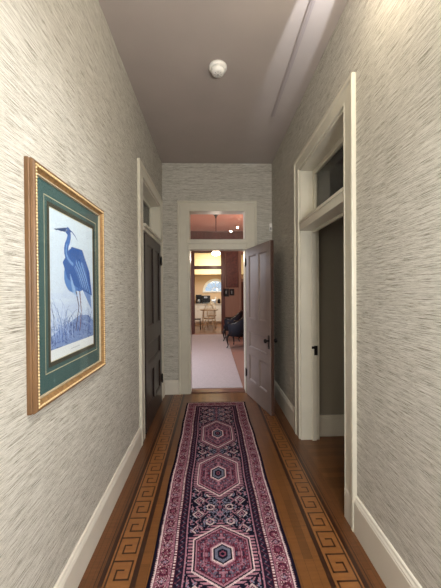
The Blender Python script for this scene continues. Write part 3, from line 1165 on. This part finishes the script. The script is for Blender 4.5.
# ------------------------------------------------------------------ parlour beyond the end door
PX0, PX1, PY0, PY1, PH = -2.6, 3.2, D + TW, 10.2, 3.6
struct(MB().box(PX0, PX1, D + 0.03, PY1 + 0.0, -0.08, -0.001).build('floor_parlour', M['carpet'], loc=(0, 7, 0)))
struct(MB().box(PX0, PX1, PY0, PY1, PH, PH + 0.1).build('ceiling_parlour', M['pink'], loc=(0, 7, PH)))
struct(MB().box(PX0 - .1, PX0, PY0, PY1, 0, PH).build('wall_parlour_left', M['twood'], loc=(PX0, 7, 0)))
struct(MB().box(PX1, PX1 + .1, PY0, PY1, 0, PH).build('wall_parlour_right', M['twood'], loc=(PX1, 7, 0)))
mb = MB().box(PX0, XL, D + 0.06, PY0, 0, PH).box(XR, PX1, D + 0.06, PY0, 0, PH).box(XL, XR, D + 0.06, PY0, H, PH)
struct(mb.build('wall_parlour_front', M['twood'], loc=(0, PY0, 0)))
# far wall with kitchen doorway (and a second opening to the right)
KX0, KX1 = -0.615, 0.33
mb = MB()
mb.box(PX0, KX0, PY1, PY1 + .15, 0, PH).box(KX1, 1.03, PY1, PY1 + .15, 0, PH).box(KX0, KX1, PY1, PY1 + .15, 2.87, PH)
mb.box(1.03, 1.85, PY1, PY1 + .15, 2.84, PH).box(1.85, PX1, PY1, PY1 + .15, 0, PH)
struct(mb.build('wall_parlour_back', M['twood'], loc=(0, PY1, 0)))
# dark wood door surrounds on it
mb = MB().box(KX0 - .16, KX0, PY1 - .03, PY1 + .16, 0, 2.98).box(KX1, KX1 + .13, PY1 - .03, PY1 + .16, 0, 2.98)
mb.box(KX0, KX1, PY1 - .03, PY1 + .16, 2.87, 2.98).box(KX0, KX1, PY1 - .04, PY1 + .16, 2.29, 2.40)
struct(mb.build('trim_5', M['dwood'], loc=(0, PY1, 0), bevel=0.006), 'dark wooden surround of the kitchen doorway')
mb = MB().box(0.985, 1.045, PY1 - .03, PY1 + .16, 0, 2.9).box(1.80, 1.9, PY1 - .03, PY1 + .16, 0, 2.9).box(1.045, 1.80, PY1 - .03, PY1 + .16, 2.80, 2.9).box(1.045, 1.80, PY1, PY1 + .16, 1.82, 1.94)
struct(mb.build('trim_6', M['twood'], loc=(1.4, PY1, 0), bevel=0.006))
struct(MB().box(1.045, 1.80, PY1 + .05, PY1 + .09, 0, 1.82).build('door_3', M['dwood'], loc=(1.4, PY1, 0)), 'dark wooden lower door beside the burl panel')
mb = MB().box(PX0, PX1, PY1 - .10, PY1, 3.33, PH).box(PX0, PX1, PY1 - .05, PY1, 3.20, 3.33)
struct(mb.build('trim_7', M['dwood'], loc=(0, PY1, 3.3), bevel=0.01), 'dark wooden cornice of the far room')
# burl panel
root = empty('wall_panel', (0.71, PY1, 1.63))
tag(root, 'tall dark red framed wood panel on the wall right of the kitchen doorway', 'panel')
mb = MB().box(-.225, -.185, -.03, 0, 0, 1.36).box(.185, .225, -.03, 0, 0, 1.36).box(-.185, .185, -.03, 0, 0, .04).box(-.185, .185, -.03, 0, 1.32, 1.36)
mb.build('panel_frame', M['dwood'], parent=root, bevel=.004)
MB().box(-.185, .185, -.018, 0, .04, 1.32).build('burl_field', M['burl'], parent=root)
root = empty('switch_box', (0.60, PY1, 1.31))
tag(root, 'black double switch plate with pale toggles below the dark red panel', 'switch')
MB().box(-.20, .0, -.03, 0, 0.0, .28).box(.02, .19, -.025, 0, .04, .27).build('plate', M['switch'], parent=root, bevel=.005)
for sx in (-.10, .10):
    MB().box(sx - .015, sx + .015, -.045, -.024, .10, .20).build('toggle', M['grey_pl'], parent=root, bevel=.002)
# pale rug
mb = MB().box(-1.6, 0.47, 4.42, 9.95, 0, 0.008)
tag(mb.build('pale_carpet', M['carpet_l'], loc=(-.5, 7, 0), bevel=.003), 'large pale carpet on the floor of the room beyond the end door', 'carpet')

# pendant lamp
root = empty('pendant_lamp', (0.12, 7.8, PH))
tag(root, 'pendant lamp with dark rod and glowing shade in the room beyond the end door', 'lamp')
MB().lathe([(0.10, 0), (0.095, -0.02), (0.05, -0.05), (0.025, -0.09), (0.02, -0.13)], (0, 0, 0), 'z', 20).build('canopy', M['black'], parent=root)
MB().tube([(0, 0, -0.10), (0, 0, -1.0)], 0.013, 8).build('rod', M['dwood'], parent=root)
sh = MB().lathe([(0.03, -0.98), (0.07, -1.00), (0.11, -1.05), (0.12, -1.09), (0.10, -1.12), (0.03, -1.14)], (0, 0, 0), 'z', 20).build('lamp_shade', M['shade'], parent=root)


# barrel armchairs
def armchair():
    root = empty('armchair', (0, 0, 0))
    # seat
    b_ = MB()
    pts = []
    for k in range(24):
        a = 2 * math.pi * k / 24
        x, y = math.cos(a), math.sin(a)
        r = 1 / max(abs(x) ** 3 + abs(y) ** 3, 1e-6) ** (1 / 3)
        pts.append((x * r * .26, y * r * .26))
    for z0_, z1_, sc in ((.31, .37, 1.0), (.37, .46, .97)):
        b_.prism([(p * sc, q * sc) for p, q in pts], z0_, z1_, lambda p, q, t: (p, q, t))
    b_.build('seat', M['navy'], parent=root, bevel=.015)
    # wrap-around back: high behind (local +x), sloping to the arms
    b_ = MB()
    n = 26
    vs, fs = [], []
    for k in range(n + 1):
        a = math.radians(-128 + 256 * k / n)
        hgt = .64 + .24 * max(0, math.cos(a)) ** 1.2
        for (r, z) in ((.30, .33), (.32, .5), (.335, hgt - .02), (.325, hgt), (.285, hgt), (.265, hgt - .03), (.255, .5), (.25, .33)):
            vs.append((r * math.cos(a), r * math.sin(a), z))
    for k in range(n):
        for j in range(8):
            fs.append((k * 8 + j, k * 8 + (j + 1) % 8, (k + 1) * 8 + (j + 1) % 8, (k + 1) * 8 + j))
    fs += [tuple(range(8)), tuple(n * 8 + j for j in range(8))[::-1]]
    b_.add(vs, fs, 0, True)
    b_.build('backrest', M['navy'], parent=root)
    # carved top rail
    b_ = MB()
    pl = []
    for k in range(n + 1):
        a = math.radians(-130 + 260 * k / n)
        hgt = .655 + .24 * max(0, math.cos(a)) ** 1.2
        pl.append((.305 * math.cos(a), .305 * math.sin(a), hgt))
    b_.tube(pl, .018, 8)
    b_.ball(pl[0], .028).ball(pl[-1], .028)
    b_.build('top_rail', M['ebony'], parent=root)
    for sx, sy in ((-1, -1), (-1, 1), (1, -1), (1, 1)):
        l_ = MB().tube([(sx * .20, sy * .21, .35), (sx * .235, sy * .245, .29), (sx * .235, sy * .245, .20), (sx * .215, sy * .225, .08), (sx * .225, sy * .235, .03), (sx * .245, sy * .255, .012)],
                       [.030, .034, .024, .014, .016, .012], 8)
        l_.build('leg', M['ebony'], parent=root)
    return root


c1 = armchair()
c1.location = (0.70, 7.62, 0.0085)
c1.rotation_euler = (0, 0, math.radians(-24))
tag(c1, 'dark blue barrel armchair with curved black legs, nearer of the pair past the open door', 'armchair', 'navy armchairs')
c2 = copy_tree(c1)
c2.location = (0.60, 8.75, 0.0085)
c2.rotation_euler = (0, 0, math.radians(-8))
tag(c2, 'dark blue barrel armchair standing farther back, its carved back rising behind the nearer one', 'armchair', 'navy armchairs')

# ------------------------------------------------------------------ kitchen
QX0, QX1, QY0, QY1, QH = -2.2, 2.4, PY1 + .15, 13.9, 3.4
struct(MB().box(QX0, QX1, PY1, QY1, -0.08, -0.001).build('floor_kitchen', M['kfloor'], loc=(0, 12, 0)))
struct(MB().box(QX0, QX1, QY0, QY1, QH, QH + .1).build('ceiling_kitchen', M['soffit'], loc=(0, 12, QH)))
struct(MB().box(QX0 - .1, QX0, QY0, QY1, 0, QH).build('wall_kitchen_left', M['kwall'], loc=(QX0, 12, 0)))
struct(MB().box(QX1, QX1 + .1, QY0, QY1, 0, QH).build('wall_kitchen_right', M['kwall'], loc=(QX1, 12, 0)))
# back wall with a half-round window opening
ax, az, ar = 0.17, 1.50, 0.56
mb = MB()
y_ = QY1
mb.box(QX0, ax - ar, y_, y_ + .15, 0, QH).box(ax + ar, QX1, y_, y_ + .15, 0, QH).box(ax - ar, ax + ar, y_, y_ + .15, 0, az)
n = 24
arc = [(ax + ar * math.cos(math.pi * (1 - k / n)), az + ar * math.sin(math.pi * (1 - k / n))) for k in range(n + 1)]
for k in range(n):
    (xa, za), (xb, zb) = arc[k], arc[k + 1]
    mb.prism([(xa, za), (xb, zb), (xb, QH), (xa, QH)], y_, y_ + .15, lambda p, q, t: (p, t, q))
struct(mb.build('wall_kitchen_back', M['kwall'], loc=(0, QY1, 0)))
root = empty('window_4', (ax, QY1, az))
struct(root, 'half-round fanlight window in the kitchen')
mb = MB()
for k in range(n):
    a0_, a1_ = math.pi * k / n, math.pi * (k + 1) / n
    for r0, r1, d0, d1 in ((ar - .06, ar + .05, -.03, .06), (.16, .19, .0, .04)):
        mb.prism([(r0 * math.cos(a0_), r0 * math.sin(a0_)), (r1 * math.cos(a0_), r1 * math.sin(a0_)), (r1 * math.cos(a1_), r1 * math.sin(a1_)), (r0 * math.cos(a1_), r0 * math.sin(a1_))], d0, d1, lambda p, q, t: (p, t, q))
for a in (30, 60, 90, 120, 150):
    c_, s_ = math.cos(math.radians(a)), math.sin(math.radians(a))
    mb.tube([(.18 * c_, .02, .18 * s_), ((ar - .04) * c_, .02, (ar - .04) * s_)], .010, 6)
mb.box(-ar - .05, ar + .05, -.05, .06, -.05, .01)
mb.build('window_frame', M['frost'], parent=root)
mb = MB()
mb.prism([(0.0 + (ar - .03) * math.cos(math.pi * k / n), (ar - .03) * math.sin(math.pi * k / n)) for k in range(n + 1)], .055, .06, lambda p, q, t: (p, t, q))
mb.build('window_pane', M['glass'], parent=root)
# soffit above the counter
mb = MB().box(QX0, QX1, QY1 - .75, QY1, 2.27, QH).box(QX0, QX1, QY1 - .80, QY1 - .75, 2.27, 2.36).box(QX0, QX1, QY1 - .78, QY1 - .75, 2.66, 2.70).box(QX0, QX1, QY1 - .78, QY1 - .75, 3.0, 3.04)
struct(mb.build('trim_8', M['soffit'], loc=(0, QY1, 2.3), bevel=.005), 'cream soffit over the kitchen counter')


# base cabinets
def cabinet(w_):
    root = empty('base_cabinet', (0, 0, 0))
    MB().box(0, w_, .02, .58, .09, .885).box(.0, w_, .08, .58, 0, .09).build('cabinet_body', M['cab'], parent=root)
    dr = MB().box(.01, w_ - .01, 0, .02, .70, .87).build('drawer', M['cab'], parent=root, bevel=.004)
    MB().tube([(w_ / 2 - .05, -.02, .785), (w_ / 2 + .05, -.02, .785)], .006, 6).build('handle', M['metal'], parent=dr)
    for x0 in (0.01, w_ / 2 + .004):
        x1 = x0 + w_ / 2 - .014
        d_ = MB().box(x0, x1, 0, .02, .11, .69).box(x0, x0 + .05, -.006, 0, .11, .69).box(x1 - .05, x1, -.006, 0, .11, .69).box(x0 + .05, x1 - .05, -.006, 0, .11, .16).box(x0 + .05, x1 - .05, -.006, 0, .64, .69)
        do = d_.build('cabinet_door', M['cab'], parent=root, bevel=.003)
        kx = x1 - .03 if x0 < .1 else x0 + .03
        MB().ball((kx, -.016, .6), .012, 8, 6).build('knob', M['metal'], parent=do)
    return root


cw = .68
cabs = []
cab0 = cabinet(cw)
labs = ['white base cabinet at the left end of the kitchen counter, by the dark coffee machines', 'white base cabinet behind the round table under the counter middle', 'white base cabinet at the right side of the kitchen doorway view']
for i in range(3):
    c_ = cab0 if i == 0 else copy_tree(cab0)
    c_.location = (-.98 + i * cw, QY1 - .60, 0)
    tag(c_, labs[i], 'cabinet', 'white kitchen base cabinets')
mb = MB().box(-1.0, 1.08, QY1 - .63, QY1, .888, .925)
tag(mb.build('countertop', M['ctop'], loc=(0, QY1 - .3, .888), bevel=.006), 'pale countertop over the white kitchen cabinets', 'countertop')
cz = .926
# appliances
root = empty('coffee_maker', (-.62, QY1 - .35, cz))
tag(root, 'black coffee maker at the left end of the kitchen counter', 'coffee maker')
MB().box(-.14, .14, -.13, .13, 0, .05).box(-.14, .14, .04, .13, .05, .36).box(-.14, .14, -.13, .13, .28, .42).build('body', M['app'], parent=root, bevel=.01)
MB().lathe([(.055, .05), (.07, .09), (.065, .17), (.045, .21)], (0, -.04, 0), 'z', 16).build('carafe', M['app_m'], parent=root)
root = empty('espresso_machine', (-.27, QY1 - .34, cz))
tag(root, 'black espresso machine with steel front beside the coffee maker', 'espresso machine')
MB().box(-.20, .19, -.14, .16, 0, .06).box(-.20, .19, .02, .16, .06, .34).box(-.20, .19, -.14, .16, .22, .38).build('body', M['app'], parent=root, bevel=.01)
MB().box(-.10, .05, -.146, -.14, .26, .33).build('control_panel', M['app_m'], parent=root)
MB().tube([(.02, -.10, .22), (.02, -.24, .20)], .012, 8).build('portafilter', M['app'], parent=root)
root = empty('toaster', (.08, QY1 - .36, cz))
tag(root, 'pale steel toaster in front of the fanlight window', 'toaster')
MB().box(-.12, .12, -.09, .09, .012, .19).build('body', M['app_m'], parent=root, bevel=.03)
MB().box(-.09, .09, -.04, -.02, .188, .192).box(-.09, .09, .02, .04, .188, .192).build('slots', M['app'], parent=root)
MB().box(.12, .14, -.012, .012, .10, .12).build('lever', M['app'], parent=root)
root = empty('stand_mixer', (.33, QY1 - .36, cz))
tag(root, 'small black canister jar at the right end of the visible counter', 'canister')
root.name = 'canister'
MB().lathe([(.07, 0), (.075, .02), (.075, .17), (.06, .19)], (0, 0, 0), 'z', 18).build('jar', M['app'], parent=root)
MB().lathe([(.062, .19), (.062, .205), (.012, .21), (.014, .235)], (0, 0, 0), 'z', 18).build('lid', M['app'], parent=root)
root = empty('utensil_crock', (.17, QY1 - .17, cz))
tag(root, 'tall white jug standing between the toaster and black canister', 'jug')
root.name = 'jug'
MB().lathe([(.04, 0), (.055, .06), (.045, .20), (.032, .27), (.038, .31)], (0, 0, 0), 'z', 18).build('body', M['cab'], parent=root)
MB().tube([(.045, 0, .25), (.085, 0, .22), (.085, 0, .13), (.052, 0, .10)], .007, 6).build('handle', M['cab'], parent=root)

# round table
root = empty('round_table', (-.13, 11.9, 0))
tag(root, 'small round kitchen table with a dark-edged top behind the spindle chair', 'table')
MB().lathe([(.36, .715), (.385, .725), (.385, .74), (.37, .75)], (0, 0, 0), 'z', 36).build('tabletop', M['table_t'], parent=root)
for a in (35, 145, 215, 325):
    c_, s_ = math.cos(math.radians(a)), math.sin(math.radians(a))
    MB().tube([(.29 * c_, .29 * s_, .72), (.30 * c_, .30 * s_, .35), (.33 * c_, .33 * s_, 0)], [.02, .018, .014], 8).build('leg', M['chair_c'], parent=root)


def windsor():
    root = empty('spindle_chair', (0, 0, 0))
    MB().lathe([(.19, .425), (.21, .435), (.21, .455), (.19, .465)], (0, 0, 0), 'z', 26).build('seat', M['table_t'], parent=root)
    for sx, sy in ((-1, -1), (1, -1), (-1, 1), (1, 1)):
        MB().tube([(sx * .13, sy * .13, .43), (sx * .155, sy * .16, .22), (sx * .18, sy * .19, 0)], [.014, .018, .012], 8).build('leg', M['chair_c'], parent=root)
    MB().tube([(-.155, -.16, .2), (-.155, .16, .2)], .009, 6).tube([(.155, -.16, .2), (.155, .16, .2)], .009, 6).tube([(-.155, 0, .2), (.155, 0, .2)], .009, 6).build('stretcher', M['chair_c'], parent=root)
    hoop = []
    for k in range(17):
        a = math.pi * k / 16
        hoop.append((-.19 * math.cos(a), -.18 - .10 * math.sin(a), .455 + .58 * math.sin(a) ** .62))
    MB().tube(hoop, .012, 8).build('hoop', M['chair_c'], parent=root)
    for k in range(-3, 4):
        x = k * .045
        zt = .455 + .58 * (max(0, 1 - (x / .19) ** 2) ** .5) ** .62
        MB().tube([(x * .9, -.17, .455), (x, -.17 - .10 * (1 - (x / .19) ** 2) ** .5, zt)], .006, 6).build('spindle', M['chair_c'], parent=root)
    return root


w1 = windsor()
w1.location = (-.12, 11.25, 0)
tag(w1, 'cream spindle-back chair in front of the round kitchen table', 'chair', 'spindle chairs in the kitchen')
w2 = copy_tree(w1)
w2.location = (-.02, 12.5, 0)
w2.rotation_euler = (0, 0, math.pi)
tag(w2, 'cream spindle-back chair on the far side of the round kitchen table', 'chair', 'spindle chairs in the kitchen')
# dark stool at the kitchen doorway's left
root = empty('stool', (-.60, 11.3, 0))
tag(root, 'low black stool by the left jamb of the kitchen doorway', 'stool')
MB().box(-.15, .15, -.15, .15, .40, .44).build('seat', M['ebony'], parent=root, bevel=.01)
for sx in (-1, 1):
    for sy in (-1, 1):
        MB().tube([(sx * .13, sy * .13, .40), (sx * .14, sy * .14, 0)], .014, 6).build('leg', M['ebony'], parent=root)
for sy in (-1, 1):
    MB().tube([(-.135, sy * .135, .15), (.135, sy * .135, .15)], .008, 6).build('stretcher', M['ebony'], parent=root)
